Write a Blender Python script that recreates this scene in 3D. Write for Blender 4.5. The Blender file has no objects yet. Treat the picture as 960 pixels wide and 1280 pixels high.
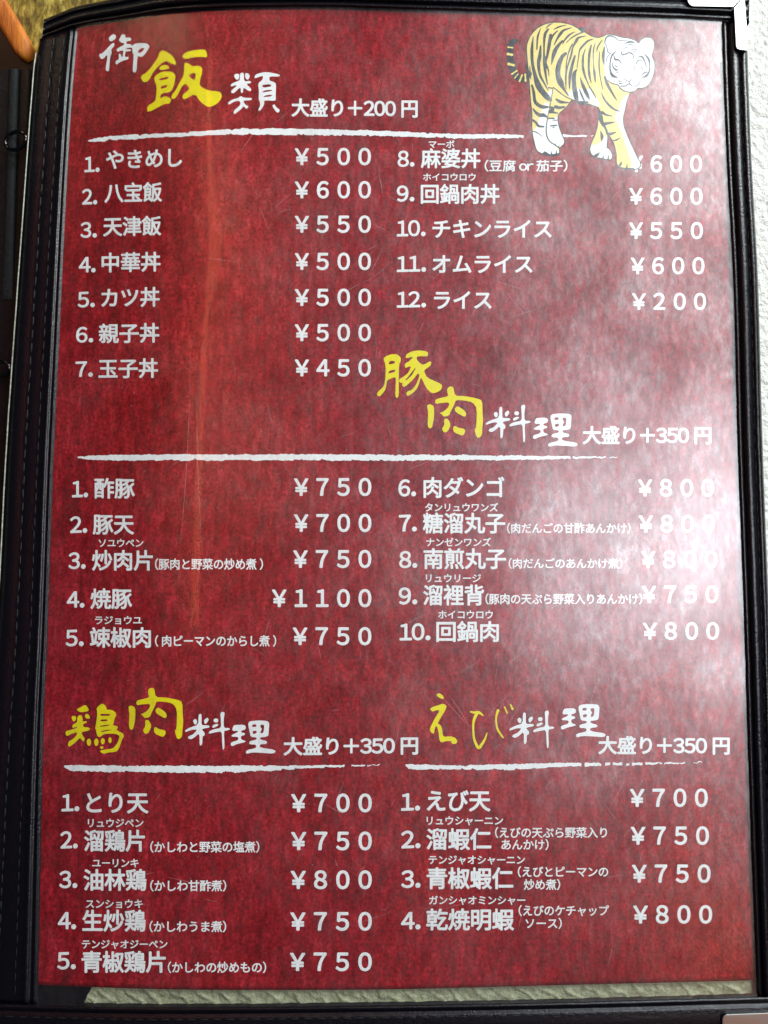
import bpy, bmesh, math, random
from mathutils import Vector, noise
from mathutils.geometry import tessellate_polygon
random.seed(7)
R = math.radians
S = bpy.context.scene
COL = S.collection

# ---------------------------------------------------------------- camera
F = 1000.0; CX, CY = 480.0, 640.0           # pinhole of the photograph (960 x 1280)
TILT = R(5.0)
CAMP = Vector((0, -0.247*math.sin(TILT), 0.247*math.cos(TILT)))
cam = bpy.data.cameras.new('camera'); co = bpy.data.objects.new('camera', cam); COL.objects.link(co)
co.location = CAMP; co.rotation_euler = (TILT, 0, 0)
cam.sensor_fit = 'HORIZONTAL'; cam.sensor_width = 36; cam.lens = 36*F/960
cam.clip_start = 0.01; cam.clip_end = 50
S.camera = co
RX = Vector((1, 0, 0)); UP = Vector((0, math.cos(TILT), math.sin(TILT))); FW = Vector((0, math.sin(TILT), -math.cos(TILT)))
def ray(px, py): return (RX*((px-CX)/F) - UP*((py-CY)/F) + FW)
def mirror(px, py, H):                      # where the flat sheet mirrors that spot at height H
    d = ray(px, py); t = -CAMP.z/d.z; p = CAMP + d*t
    r = Vector((d.x, d.y, -d.z)); return p + r*(H/r.z)

# ---------------------------------------------------------------- world and lamps
W = bpy.data.worlds.new('World'); S.world = W; W.use_nodes = True
bg = W.node_tree.nodes['Background']; bg.inputs[0].default_value = (0.55, 0.62, 0.72, 1); bg.inputs[1].default_value = 0.05
def area(name, loc, target, sx, sy, radiance, col, spread=180, roll=0.0):
    l = bpy.data.lights.new(name, 'AREA'); l.shape = 'ELLIPSE' if 'window' in name else 'RECTANGLE'; l.size = sx; l.size_y = sy
    l.energy = radiance*sx*sy*math.pi; l.color = col; l.spread = R(spread)
    o = bpy.data.objects.new(name, l); COL.objects.link(o); o.location = loc
    q = (Vector(target)-Vector(loc)).to_track_quat('-Z', 'Y'); o.rotation_euler = q.to_euler()
    if roll is None: o.rotation_euler = (0, 0, 0)
    elif roll: o.rotation_euler = (0, 0, roll)
    return o
COOL = (0.93, 1.0, 0.99)
area('key_light', (0.72, 0.80, 0.58), (0.03, 0.06, 0), 0.5, 0.5, 23.0, COOL)
area('side_window', mirror(890, 680, 1.0), (0, 0, 0), 0.40, 0.38, 13.0, (0.88, 0.93, 1.0))
area('upper_window', mirror(905, 130, 1.0), (0, 0, 0), 0.32, 0.36, 7.0, (0.88, 0.93, 1.0))
area('streak_light', mirror(222, 405, 1.0), (0, 0, 0), 0.050, 0.96, 7.5, (1.0, 0.20, 0.08), roll=None)  # added unseen strip; its mirror image draws the orange streak in the sleeve
area('patch_light', mirror(912, 1170, 1.0), (0, 0, 0), 0.085, 0.085, 12.0, (1.0, 0.30, 0.08), roll=R(40))  # added unseen square, put in for the orange reflection at the bottom right
area('corner_fill', (-0.36, 0.62, 0.35), (-0.12, 0.16, 0), 0.08, 0.08, 1.6, (1.0, 0.80, 0.45), spread=60)  # unseen warm fill added to brighten the top left corner
S.view_settings.view_transform = 'Standard'; S.view_settings.look = 'None'
S.view_settings.exposure = 0.0; S.view_settings.gamma = 1.0; S.view_settings.use_curve_mapping = False

# ---------------------------------------------------------------- the sheet's own surface (droops to the spine at the left)
def fz(x, y):
    u = max(0.0, (-0.055 - x)/0.036)
    a = 0.0062 + (y/0.148)*0.0040
    return -0.0150*(1-math.exp(-max(0.0015, a)*u*u*(1/(1+0.18*u*u))/0.0150))
def P(px, py, dz=0.0):
    d = ray(px, py); z = 0.0
    for _ in range(12):
        t = (z+dz-CAMP.z)/d.z; p = CAMP + d*t; z = fz(p.x, p.y)
    return CAMP + d*((z+dz-CAMP.z)/d.z)
def PA(px, py, z):                          # on a level plane
    d = ray(px, py); return CAMP + d*((z-CAMP.z)/d.z)

# ---------------------------------------------------------------- materials
def mat(name):
    m = bpy.data.materials.new(name); m.use_nodes = True
    nt = m.node_tree; b = nt.nodes['Principled BSDF']; return m, nt, b
def N(nt, t, **kw):
    n = nt.nodes.new(t)
    for k, v in kw.items():
        if k in n.inputs: n.inputs[k].default_value = v
        else: setattr(n, k, v)
    return n
def ramp(nt, stops):
    n = nt.nodes.new('ShaderNodeValToRGB'); e = n.color_ramp.elements
    while len(e) < len(stops): e.new(0.5)
    for i, (p, c) in enumerate(stops): e[i].position = p; e[i].color = (*c, 1) if len(c) == 3 else c
    return n
def coords(nt, scale=(1, 1, 1), rot=(0, 0, 0)):
    t = nt.nodes.new('ShaderNodeTexCoord'); m = nt.nodes.new('ShaderNodeMapping')
    m.inputs['Scale'].default_value = scale; m.inputs['Rotation'].default_value = rot
    nt.links.new(t.outputs['Object'], m.inputs['Vector']); return m.outputs['Vector']
def mixc(nt, fac, a, b, mode='MIX'):
    n = nt.nodes.new('ShaderNodeMix'); n.data_type = 'RGBA'; n.blend_type = mode
    for s, v in ((0, fac), (6, a), (7, b)):
        if hasattr(v, 'links') or hasattr(v, 'is_linked'): nt.links.new(v, n.inputs[s])
        elif s == 0: n.inputs[s].default_value = v
        else: n.inputs[s].default_value = (*v, 1)
    return n.outputs[2]
def bump(nt, b, h, strength, dist):
    n = nt.nodes.new('ShaderNodeBump'); n.inputs['Strength'].default_value = strength; n.inputs['Distance'].default_value = dist
    nt.links.new(h, n.inputs['Height']); nt.links.new(n.outputs[0], b.inputs['Normal'])

def m_paper():
    m, nt, b = mat('red_parchment_print')
    n1 = N(nt, 'ShaderNodeTexNoise', Scale=34.0, Detail=8.0, Roughness=0.72); nt.links.new(coords(nt), n1.inputs['Vector'])
    n2 = N(nt, 'ShaderNodeTexNoise', Scale=420.0, Detail=5.0, Roughness=0.75); nt.links.new(coords(nt, (1, .32, 1)), n2.inputs['Vector'])
    n3 = N(nt, 'ShaderNodeTexNoise', Scale=9.0, Detail=3.0); nt.links.new(coords(nt, (1.6, .7, 1)), n3.inputs['Vector'])
    n4 = N(nt, 'ShaderNodeTexNoise', Scale=1050.0, Detail=3.0); nt.links.new(coords(nt), n4.inputs['Vector'])
    r1 = ramp(nt, [(0.28, (0.165, 0.0018, 0.0050)), (0.50, (0.255, 0.0045, 0.0090)), (0.72, (0.350, 0.0140, 0.0200))])
    nt.links.new(n1.outputs[0], r1.inputs[0])
    r2 = ramp(nt, [(0.28, (0.42, 0.30, 0.32)), (0.5, (1, 1, 1)), (0.72, (1.75, 3.3, 2.9))]); nt.links.new(n2.outputs[0], r2.inputs[0])
    r3 = ramp(nt, [(0.3, (0.92, 0.75, 1.10)), (0.55, (1.02, 1.0, 1.0)), (0.75, (1.18, 1.6, 1.0))]); nt.links.new(n3.outputs[0], r3.inputs[0])
    r4 = ramp(nt, [(0.30, (0.62, 0.50, 0.50)), (0.70, (1.38, 1.8, 1.75))]); nt.links.new(n4.outputs[0], r4.inputs[0])
    c = mixc(nt, 1.0, r1.outputs[0], r2.outputs[0], 'MULTIPLY'); c = mixc(nt, 1.0, c, r3.outputs[0], 'MULTIPLY')
    c = mixc(nt, 1.0, c, r4.outputs[0], 'MULTIPLY')
    nt.links.new(c, b.inputs['Base Color']); b.inputs['Roughness'].default_value = 0.8; b.inputs['Specular IOR Level'].default_value = 0.0
    return m
def m_flat(name, c, var=0.12, rough=0.8, spec=0.0):
    m, nt, b = mat(name)
    n = N(nt, 'ShaderNodeTexNoise', Scale=900.0, Detail=3.0); nt.links.new(coords(nt), n.inputs['Vector'])
    r = ramp(nt, [(0.35, tuple(x*(1-var) for x in c)), (0.65, tuple(min(1, x*(1+var)) for x in c))])
    nt.links.new(n.outputs[0], r.inputs[0]); nt.links.new(r.outputs[0], b.inputs['Base Color'])
    b.inputs['Roughness'].default_value = rough; b.inputs['Specular IOR Level'].default_value = spec
    return m
def m_leather(name, c0, c1, rough, spec, scale, dist, crease=False):
    m, nt, b = mat(name)
    v = N(nt, 'ShaderNodeTexVoronoi', Scale=scale); v.feature = 'SMOOTH_F1'; nt.links.new(coords(nt), v.inputs['Vector'])
    n = N(nt, 'ShaderNodeTexNoise', Scale=scale*1.3, Detail=4.0, Roughness=0.7); nt.links.new(coords(nt), n.inputs['Vector'])
    a = nt.nodes.new('ShaderNodeMath'); a.operation = 'MULTIPLY_ADD'; a.inputs[1].default_value = -0.8
    nt.links.new(v.outputs['Distance'], a.inputs[0]); nt.links.new(n.outputs[0], a.inputs[2])
    r = ramp(nt, [(0.3, c0), (0.7, c1)]); nt.links.new(n.outputs[0], r.inputs[0]); nt.links.new(r.outputs[0], b.inputs['Base Color'])
    b.inputs['Roughness'].default_value = rough; b.inputs['Specular IOR Level'].default_value = spec
    bump(nt, b, a.outputs[0], 1.0, dist); return m
def m_sleeve():
    m, nt, b = mat('worn_clear_vinyl'); nt.nodes.remove(b); out = nt.nodes['Material Output']
    tr = nt.nodes.new('ShaderNodeBsdfTransparent'); g1 = N(nt, 'ShaderNodeBsdfGlossy', Roughness=0.06); g2 = N(nt, 'ShaderNodeBsdfGlossy', Roughness=0.37)
    # wear: cloudy patches plus fine scuffs decide how much light the surface scatters
    w1 = N(nt, 'ShaderNodeTexNoise', Scale=34.0, Detail=6.0, Roughness=0.62, Distortion=0.6); nt.links.new(coords(nt), w1.inputs['Vector'])
    w2 = N(nt, 'ShaderNodeTexNoise', Scale=520.0, Detail=5.0, Roughness=0.75); nt.links.new(coords(nt, (1, .45, 1), (0, 0, .5)), w2.inputs['Vector'])
    r1 = ramp(nt, [(0.32, (.50,)*3), (0.52, (.95,)*3), (0.70, (1.5,)*3)]); nt.links.new(w1.outputs[0], r1.inputs[0])
    r2 = ramp(nt, [(0.30, (.50,)*3), (0.5, (.95,)*3), (0.72, (1.75,)*3)]); nt.links.new(w2.outputs[0], r2.inputs[0])
    f = mixc(nt, 1.0, r1.outputs[0], r2.outputs[0], 'MULTIPLY')
    f2 = nt.nodes.new('ShaderNodeMath'); f2.operation = 'MULTIPLY'; f2.inputs[1].default_value = 0.115; nt.links.new(f, f2.inputs[0])
    w3 = N(nt, 'ShaderNodeTexNoise', Scale=15.0, Detail=1.5, Roughness=0.4, Distortion=0.3); nt.links.new(coords(nt, (1, .8, 1)), w3.inputs['Vector'])
    tc = nt.nodes.new('ShaderNodeTexCoord'); sp = nt.nodes.new('ShaderNodeSeparateXYZ'); nt.links.new(tc.outputs['Object'], sp.inputs[0])
    mr = nt.nodes.new('ShaderNodeMapRange'); mr.inputs[1].default_value = -0.01; mr.inputs[2].default_value = 0.06; nt.links.new(sp.outputs[0], mr.inputs[0])
    b0 = nt.nodes.new('ShaderNodeBump'); b0.inputs['Distance'].default_value = 0.0018; nt.links.new(mr.outputs[0], b0.inputs['Strength']); nt.links.new(w3.outputs[0], b0.inputs['Height'])
    bp = nt.nodes.new('ShaderNodeBump'); bp.inputs['Strength'].default_value = 0.6; bp.inputs['Distance'].default_value = 0.00004
    nt.links.new(w2.outputs[0], bp.inputs['Height']); nt.links.new(b0.outputs[0], bp.inputs['Normal'])
    nt.links.new(bp.outputs[0], g2.inputs['Normal']); nt.links.new(b0.outputs[0], g1.inputs['Normal'])
    g3 = N(nt, 'ShaderNodeBsdfGlossy', Roughness=0.27); nt.links.new(b0.outputs[0], g3.inputs['Normal'])
    rr = nt.nodes.new('ShaderNodeMapRange'); rr.inputs[1].default_value = -0.02; rr.inputs[2].default_value = 0.03; rr.inputs[3].default_value = 0.06; rr.inputs[4].default_value = 0.26
    nt.links.new(sp.outputs[0], rr.inputs[0]); nt.links.new(rr.outputs[0], g1.inputs['Roughness'])
    prev = tr.outputs[0]
    for g, f in ((g1, 0.020), (g3, 0.040), (g2, f2)):
        mx_ = nt.nodes.new('ShaderNodeMixShader')
        if isinstance(f, float): mx_.inputs[0].default_value = f
        else: nt.links.new(f.outputs[0], mx_.inputs[0])
        nt.links.new(prev, mx_.inputs[1]); nt.links.new(g.outputs[0], mx_.inputs[2]); prev = mx_.outputs[0]
    nt.links.new(prev, out.inputs[0]); return m
def m_metal(name, c, rough):
    m, nt, b = mat(name); b.inputs['Base Color'].default_value = (*c, 1); b.inputs['Metallic'].default_value = 1.0
    n = N(nt, 'ShaderNodeTexNoise', Scale=60.0, Detail=6.0); nt.links.new(coords(nt, (1, 5, 1)), n.inputs['Vector'])
    r = ramp(nt, [(0.3, (rough*.7,)*3), (0.7, (rough*1.4,)*3)]); nt.links.new(n.outputs[0], r.inputs[0]); nt.links.new(r.outputs[0], b.inputs['Roughness'])
    return m

M_paper = m_paper()
M_white = m_flat('white_ink', (0.86, 0.92, 0.92), 0.03)
M_yellow = m_flat('yellow_ink', (0.84, 0.77, 0.004), 0.04)
M_tyel = m_flat('tiger_yellow_ink', (0.84, 0.70, 0.20), 0.05)
M_tblack = m_flat('tiger_black_ink', (0.012, 0.018, 0.022), 0.2)
M_leather = m_leather('black_leatherette', (0.0010, 0.0010, 0.0016), (0.004, 0.004, 0.008), 0.25, 0.48, 1500, 0.00008)
M_lining = m_leather('pale_green_lining', (0.22, 0.24, 0.13), (0.44, 0.48, 0.32), 0.5, 0.3, 480, 0.0008)
M_table = m_leather('cream_leatherette', (0.70, 0.72, 0.65), (0.86, 0.88, 0.82), 0.5, 0.4, 460, 0.0012)
M_thread = m_flat('black_thread', (0.010, 0.011, 0.011), 0.2, 0.45, 0.22)
M_sleeve = m_sleeve()
M_guard = m_metal('polished_corner_metal', (0.50, 0.52, 0.50), 0.34)
M_ring = m_metal('black_ring_metal', (0.10, 0.10, 0.11), 0.12)
M_edge = m_flat('pale_edge_plastic', (0.30, 0.32, 0.26), 0.35, 0.25, 0.6)
M_spine = m_leather('dark_spine_vinyl', (0.004, 0.004, 0.005), (0.009, 0.010, 0.011), 0.35, 0.2, 900, 0.0001)
M_band1 = m_leather('grey_spine_vinyl', (0.012, 0.014, 0.015), (0.030, 0.034, 0.036), 0.6, 0.12, 700, 0.0002)
M_band2 = m_leather('brown_spine_vinyl', (0.016, 0.011, 0.007), (0.034, 0.024, 0.015), 0.6, 0.12, 700, 0.0002)
def m_wood():
    m, nt, b = mat('orange_wood')
    n = N(nt, 'ShaderNodeTexNoise', Scale=90.0, Detail=6.0, Roughness=.65); nt.links.new(coords(nt, (3, .5, 1), (0, 0, -.6)), n.inputs['Vector'])
    r = ramp(nt, [(0.3, (0.34, 0.075, 0.006)), (0.7, (0.72, 0.24, 0.02))]); nt.links.new(n.outputs[0], r.inputs[0]); nt.links.new(r.outputs[0], b.inputs['Base Color'])
    b.inputs['Roughness'].default_value = .55; bump(nt, b, n.outputs[0], 1, .0008); return m
def m_olive():
    m, nt, b = mat('olive_streaked')
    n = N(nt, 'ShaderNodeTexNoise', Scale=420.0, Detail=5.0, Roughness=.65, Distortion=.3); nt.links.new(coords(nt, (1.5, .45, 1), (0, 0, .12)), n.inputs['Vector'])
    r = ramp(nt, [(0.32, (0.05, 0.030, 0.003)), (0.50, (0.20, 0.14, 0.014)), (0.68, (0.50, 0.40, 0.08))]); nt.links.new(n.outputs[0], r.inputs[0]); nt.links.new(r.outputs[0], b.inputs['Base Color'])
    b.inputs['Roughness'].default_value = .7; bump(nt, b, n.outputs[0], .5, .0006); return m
def m_floor():
    m, nt, b = mat('dark_brown_floor')
    n = N(nt, 'ShaderNodeTexNoise', Scale=30.0, Detail=5.0); nt.links.new(coords(nt), n.inputs['Vector'])
    r = ramp(nt, [(0.3, (0.022, 0.008, 0.004)), (0.7, (0.06, 0.022, 0.010))]); nt.links.new(n.outputs[0], r.inputs[0]); nt.links.new(r.outputs[0], b.inputs['Base Color'])
    b.inputs['Roughness'].default_value = .5; return m

# ---------------------------------------------------------------- object helpers
def link(name, me, mats, parent=None):
    for m in (mats if isinstance(mats, (list, tuple)) else [mats]): me.materials.append(m)
    o = bpy.data.objects.new(name, me); COL.objects.link(o)
    if parent: o.parent = parent
    return o
def mesh(name, verts, faces, mats, parent=None, smooth=False, idx=None):
    me = bpy.data.meshes.new(name); me.from_pydata([tuple(v) for v in verts], [], faces)
    if smooth: me.polygons.foreach_set('use_smooth', [True]*len(me.polygons))
    if idx: me.polygons.foreach_set('material_index', idx)
    me.update(); return link(name, me, mats, parent)
def thing(name, label, cat):
    o = bpy.data.objects.new(name, None); COL.objects.link(o); o['label'] = label; o['category'] = cat; return o
def lerp(a, b, t): return a+(b-a)*t
def curve(pts, t):                          # piecewise linear y(x) with smoothing
    n = len(pts)
    for i in range(n-1):
        if t <= pts[i+1][0] or i == n-2:
            p0 = pts[max(0, i-1)]; p1 = pts[i]; p2 = pts[i+1]; p3 = pts[min(n-1, i+2)]
            h = p2[0]-p1[0]; u = (t-p1[0])/h
            m1 = (p2[1]-p0[1])/(p2[0]-p0[0])*h; m2 = (p3[1]-p1[1])/(p3[0]-p1[0])*h
            if u < 0: return p1[1]+m1*u
            if u > 1: return p2[1]+m2*(u-1)
            return (2*u**3-3*u**2+1)*p1[1]+(u**3-2*u*u+u)*m1+(-2*u**3+3*u*u)*p2[1]+(u**3-u*u)*m2

# ================================================================ SETTING
ZT = -0.0225
def slab(name, pts, z0, z1, m, parent=None):
    top = [PA(x, y, z1) for x, y in pts]; bot = [Vector((p.x, p.y, z0)) for p in top]; n = len(pts)
    return mesh(name, top+bot, [tuple(range(n))[::-1], tuple(range(n, 2*n))]+[(i, (i+1) % n, n+(i+1) % n, n+i) for i in range(n)], m, parent)
def grid(name, x0, y0, x1, y1, nx, ny, hf, m, parent=None, smooth=True):
    vs = []; fs = []
    for j in range(ny+1):
        for i in range(nx+1): vs.append(hf(lerp(x0, x1, i/nx), lerp(y0, y1, j/ny)))
    for j in range(ny):
        for i in range(nx): a = j*(nx+1)+i; fs.append((a, a+nx+1, a+nx+2, a+1))
    return mesh(name, vs, fs, m, parent, smooth)
def leath(px, py):                          # soft undulation of the padded table cover
    p = PA(px, py, ZT); p.z += 0.0006*noise.noise(p*40)+0.00025*noise.noise(p*190); return p
o = grid('tabletop', 455, -900, 2000, 2100, 330, 600, leath, M_table); o['kind'] = 'structure'
o = grid('floor', -900, -500, 470, 1800, 20, 20, lambda x, y: PA(x, y, -0.045), m_floor()); o['kind'] = 'structure'
olivep = [(-40, -120), (454, -120), (454, 60), (300, 90), (52, 96), (44, 76)]
def olivez(px, py): 
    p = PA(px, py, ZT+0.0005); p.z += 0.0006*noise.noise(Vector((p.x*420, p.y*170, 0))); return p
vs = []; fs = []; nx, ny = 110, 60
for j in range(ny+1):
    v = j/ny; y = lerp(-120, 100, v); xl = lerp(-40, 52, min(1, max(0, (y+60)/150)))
    for i in range(nx+1): vs.append(olivez(lerp(xl, 454, i/nx), y))
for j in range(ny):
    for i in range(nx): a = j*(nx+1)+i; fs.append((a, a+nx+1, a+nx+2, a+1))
o = mesh('olive_surface', vs, fs, m_olive(), None, True)  # olive streaked piece, separate from the cream tabletop
o['label'] = 'olive yellow streaked surface showing behind the top left corner of the folder'; o['category'] = 'mat'

# orange wooden rail at the top left: a rounded bar
axis = [(-30, -38), (4, 17), (20, 44), (28, 58), (33, 67), (36, 72.5), (37.5, 75)]; rad = [13, 12.8, 12.6, 12.4, 11, 7.5, 3]
vs = []; fs = []; K = 14
for i, (x, y) in enumerate(axis):
    a = axis[max(0, i-1)]; b = axis[min(len(axis)-1, i+1)]; d = Vector((b[0]-a[0], b[1]-a[1])).normalized(); nrm = Vector((d.y, -d.x))
    for k in range(K):
        t = 2*math.pi*k/K; c = math.cos(t); s = math.sin(t)
        c = math.copysign(abs(c)**0.45, c); s = math.copysign(abs(s)**0.45, s)
        p = PA(x+nrm.x*c*rad[i], y+nrm.y*c*rad[i], -0.0185); p.z += s*0.0035*min(1, rad[i]/12); vs.append(p)
for i in range(len(axis)-1):
    for k in range(K): fs.append((i*K+k, i*K+(k+1) % K, (i+1)*K+(k+1) % K, (i+1)*K+k))
fs.append(tuple(range(K))); fs.append(tuple(range((len(axis)-1)*K, len(axis)*K)))
o = mesh('wooden_rail', vs, fs, m_wood(), None, True)
o['label'] = 'orange wooden rail with a rounded end above the left spine'; o['category'] = 'wood rail'

# ================================================================ FOLDER
folder = thing('menu_folder', 'black stitched leatherette menu folder with clear sleeve holding the red menu', 'menu folder')
# edges of the sheet opening, in photo pixels
def r_in(y): return curve([(-40, 897.5), (28, 899.5), (100, 901.5), (200, 905.5), (350, 913.5), (560, 919.5), (760, 927), (1000, 934.5), (1225, 942.7), (1330, 946)], y)
def l_in(y): return curve([(-30, 103), (35, 97), (130, 89), (260, 81.5), (430, 73.5), (590, 66), (800, 59), (900, 54.5), (1100, 50), (1232, 47.5), (1330, 45)], y)
def l_out(y): return curve([(-30, 66), (22, 57), (40, 51.5), (66, 46.5), (90, 43.5), (180, 36.5), (270, 30), (400, 20.5), (560, 9.5), (730, 0.5), (850, -8), (1000, -20), (1250, -36), (1330, -40)], y)
def t_in(x): return curve([(40, 54), (70, 43), (97, 34.5), (150, 26), (200, 18), (250, 13.8), (300, 12), (400, 11), (500, 13.8), (640, 18), (840, 24.5), (900, 27.5), (960, 30)], x)
def b_in(x): return curve([(-60, 1251), (40, 1254.5), (200, 1257.5), (480, 1255), (700, 1251), (940, 1244.5), (1000, 1242.5)], x)
def sweep(name, stations, m=M_leather, cap=True):
    """stations: list of list of (px, py, dz) cross-section points"""
    vs = []; fs = []; n = len(stations[0])
    for st in stations:
        for (x, y, dz) in st:
            vs.append(P(x, y, dz) if dz is not None else None)
    for i in range(len(stations)):           # last & first points drop to the table
        for e in (n-1, 0):
            if vs[i*n+e] is None:
                q = vs[i*n+(e-1 if e else 1)]; vs[i*n+e] = Vector((q.x, q.y, ZT+0.0003))
    for i in range(len(stations)-1):
        for k in range(n-1): a = i*n+k; fs.append((a, a+1, a+n+1, a+n))
    if cap: fs.append(tuple(range(n))); L = (len(stations)-1)*n; fs.append(tuple(range(L, L+n)))
    o = mesh(name, vs, fs, m, folder, True)
    return o
mm = 0.001
prof = [(0, None), (0, .30), (2.6, .34), (3.3, .50), (3.9, 1.0), (5.0, 1.35), (6.6, 1.45), (8.2, 1.30), (9.3, .90), (9.9, .50), (10.6, .50), (11.3, 1.0), (12.6, 1.6), (15, 1.95), (17.5, 2.05), (20, 1.95), (22.3, 1.6), (23.5, 1.1), (24.2, .55), (25.1, .55), (25.9, 1.0), (27.2, 1.35), (29.5, 1.45), (31.6, 1.25), (33.2, .7), (34, -.3), (34, None)]
def wob(s, k): return 0.35*noise.noise(Vector((s*0.045, k*3.1, 0)))+0.2*noise.noise(Vector((s*0.16, k*5.1, 2)))
def pr(prof, s, scale=1.0):
    out = []
    for k, (o_, z) in enumerate(prof):
        w = wob(s, k//4) if 0 < k < len(prof)-2 and o_ > 2 else 0
        out.append((o_*scale+w, None if z is None else z*mm))
    return out
# right border
st = []
for j in range(241):
    t = j/240; y0 = t_in(r_in(28)+4)+0.4; y1 = b_in(r_in(1244))-0.4; row = []
    y = lerp(y0, y1, t)
    for (o_, z) in pr(prof, y):
        yy = lerp(t_in(min(955, r_in(28)+o_))+0.6, b_in(r_in(1244)+o_)-0.6, t); row.append((r_in(yy)+o_, yy, z))
    st.append(row)
sweep('border', st)
# top border, running full width
st = []
for j in range(201):
    x = lerp(52, 936.5, j/200); sc = lerp(0.74, 1.0, min(1, max(0, (x-52)/230)))
    yi = t_in(x); row = []
    for (o_, z) in pr(prof, x+2000, sc): row.append((x+ (lerp(4, 0, min(1, (x-52)/40))*o_/34), yi-o_, z))
    st.append(row)
sweep('border', st)
# bottom border
profb = [(0, None), (0, .30), (1.0, .5), (2.2, 1.2), (4.2, 1.55), (6.5, 1.45), (8.2, 1.0), (9.6, .62), (11, .75), (13.5, 1.1), (16, 1.2), (19, 1.25), (24, 1.35), (32, 1.45), (42, 1.3), (47, .8), (49, -.4), (49, None)]
st = []
for j in range(201):
    x = lerp(-48, 985, j/200); row = []
    for (o_, z) in pr(profb, x+4000): row.append((x, b_in(x)+o_, z))
    st.append(row)
sweep('border', st)
# left border, wider, flat between two rows of stitches
profl = [(0, None), (0, .28), (.03, .3), (.045, .62), (.062, .75), (.08, .62), (.10, .34), (.125, .34), (.15, .8), (.185, 1.15), (.215, 1.05), (.24, .75), (.28, .68), (.345, .62), (.42, .72), (.50, .80), (.57, .74), (.62, .62), (.70, .8), (.80, .92), (.90, .8), (.97, .45), (1.0, -.1), (1.0, None)]
st = []
for j in range(241):
    t = j/240; row = []
    for k, (f, z) in enumerate(profl):
        xi = lerp(97, 57, f); y = lerp(t_in(max(53, xi))+0.6, b_in(lerp(47, -36, f))-0.6, t)
        x = lerp(l_in(y), l_out(y), f)+(wob(y+6000, k//4)*.8 if 1 < k < 21 else 0); row.append((x, y, None if z is None else z*mm))
    st.append(row)
sweep('border', st)

# stitches: one small thread loop each, shared mesh
def capsule():
    bm = bmesh.new(); bmesh.ops.create_icosphere(bm, subdivisions=1, radius=1.0)
    me = bpy.data.meshes.new('stitch'); bm.to_mesh(me); bm.free(); me.materials.append(M_thread)
    me.polygons.foreach_set('use_smooth', [True]*len(me.polygons)); return me
CAP = capsule(); borders = [o for o in folder.children]
def stitch(parent, p, q, w):
    o = bpy.data.objects.new('stitch', CAP); COL.objects.link(o); o.parent = parent
    c = (p+q)/2; d = q-p; o.location = c; o.rotation_mode = 'QUATERNION'; o.rotation_quaternion = d.to_track_quat('X', 'Z')
    o.scale = (d.length/2, w, w*0.7)
RB, TB, BB, LB = borders
for f, dz, w, pitch in ((.345, .66, .00022, 15.8), (.62, .66, .00034, 16.6)):
    y = 46
    while y < 1240:
        j = random.uniform(-.6, .6); a = P(lerp(l_in(y), l_out(y), f)+j, y, dz*mm); b = P(lerp(l_in(y+pitch*.8), l_out(y+pitch*.8), f)+random.uniform(-.6, .6), y+pitch*.8, dz*mm); stitch(LB, a, b, w); y += pitch
x = 6
while x < 900:
    a = P(x, b_in(x)+17.2, 1.22*mm); b = P(x+12, b_in(x+12)+17.2, 1.22*mm); stitch(BB, a, b, .00026); x += 16.2
y = 66
while y < 1230:
    a = P(r_in(y)+24.7, y, .66*mm); b = P(r_in(y+13)+24.7, y+13, .66*mm); stitch(RB, a, b, .00024); y += 17

# lining seen below the sheet, under the sleeve, with its diagonal embossing
def lin(px, py):
    p = P(px, py, -0.0010); u = (p.x*0.62+p.y*0.78)*1000
    s = math.sin(u*2*math.pi/4.3+2.2*noise.noise(p*170)+1.0*noise.noise(p*420)); n_ = noise.noise(p*300)
    p.z += 0.00030*(max(0, s)**2)+0.00030*n_; return p
def linmap(x, v): return lin(x, lerp(curve_pb(x)-14, b_in(x)+3, v))
def curve_pb(x): return curve([(40, 1230.5), (95, 1233), (200, 1236.5), (300, 1237.5), (480, 1236.8), (700, 1231.5), (920, 1226), (950, 1225)], x)
vs = []; fs = []; nx, ny = 620, 34
for j in range(ny+1):
    for i in range(nx+1): x = lerp(40, 946, i/nx); vs.append(linmap(x, j/ny))
for j in range(ny):
    for i in range(nx): a = j*(nx+1)+i; fs.append((a, a+nx+1, a+nx+2, a+1))
o = mesh('lining', vs, fs, M_lining, folder, True); o['label'] = 'pale green embossed lining strip below the sheet'

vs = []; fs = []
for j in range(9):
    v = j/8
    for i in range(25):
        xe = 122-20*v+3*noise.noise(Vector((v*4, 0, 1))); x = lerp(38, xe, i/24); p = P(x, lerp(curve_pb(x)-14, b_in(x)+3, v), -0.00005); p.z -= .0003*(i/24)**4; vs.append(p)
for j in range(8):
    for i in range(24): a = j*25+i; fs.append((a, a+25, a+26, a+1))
mesh('lining_shade', vs, fs, M_leather, folder, True)  # black sheet added in place of the border's shade on the lining

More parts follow.
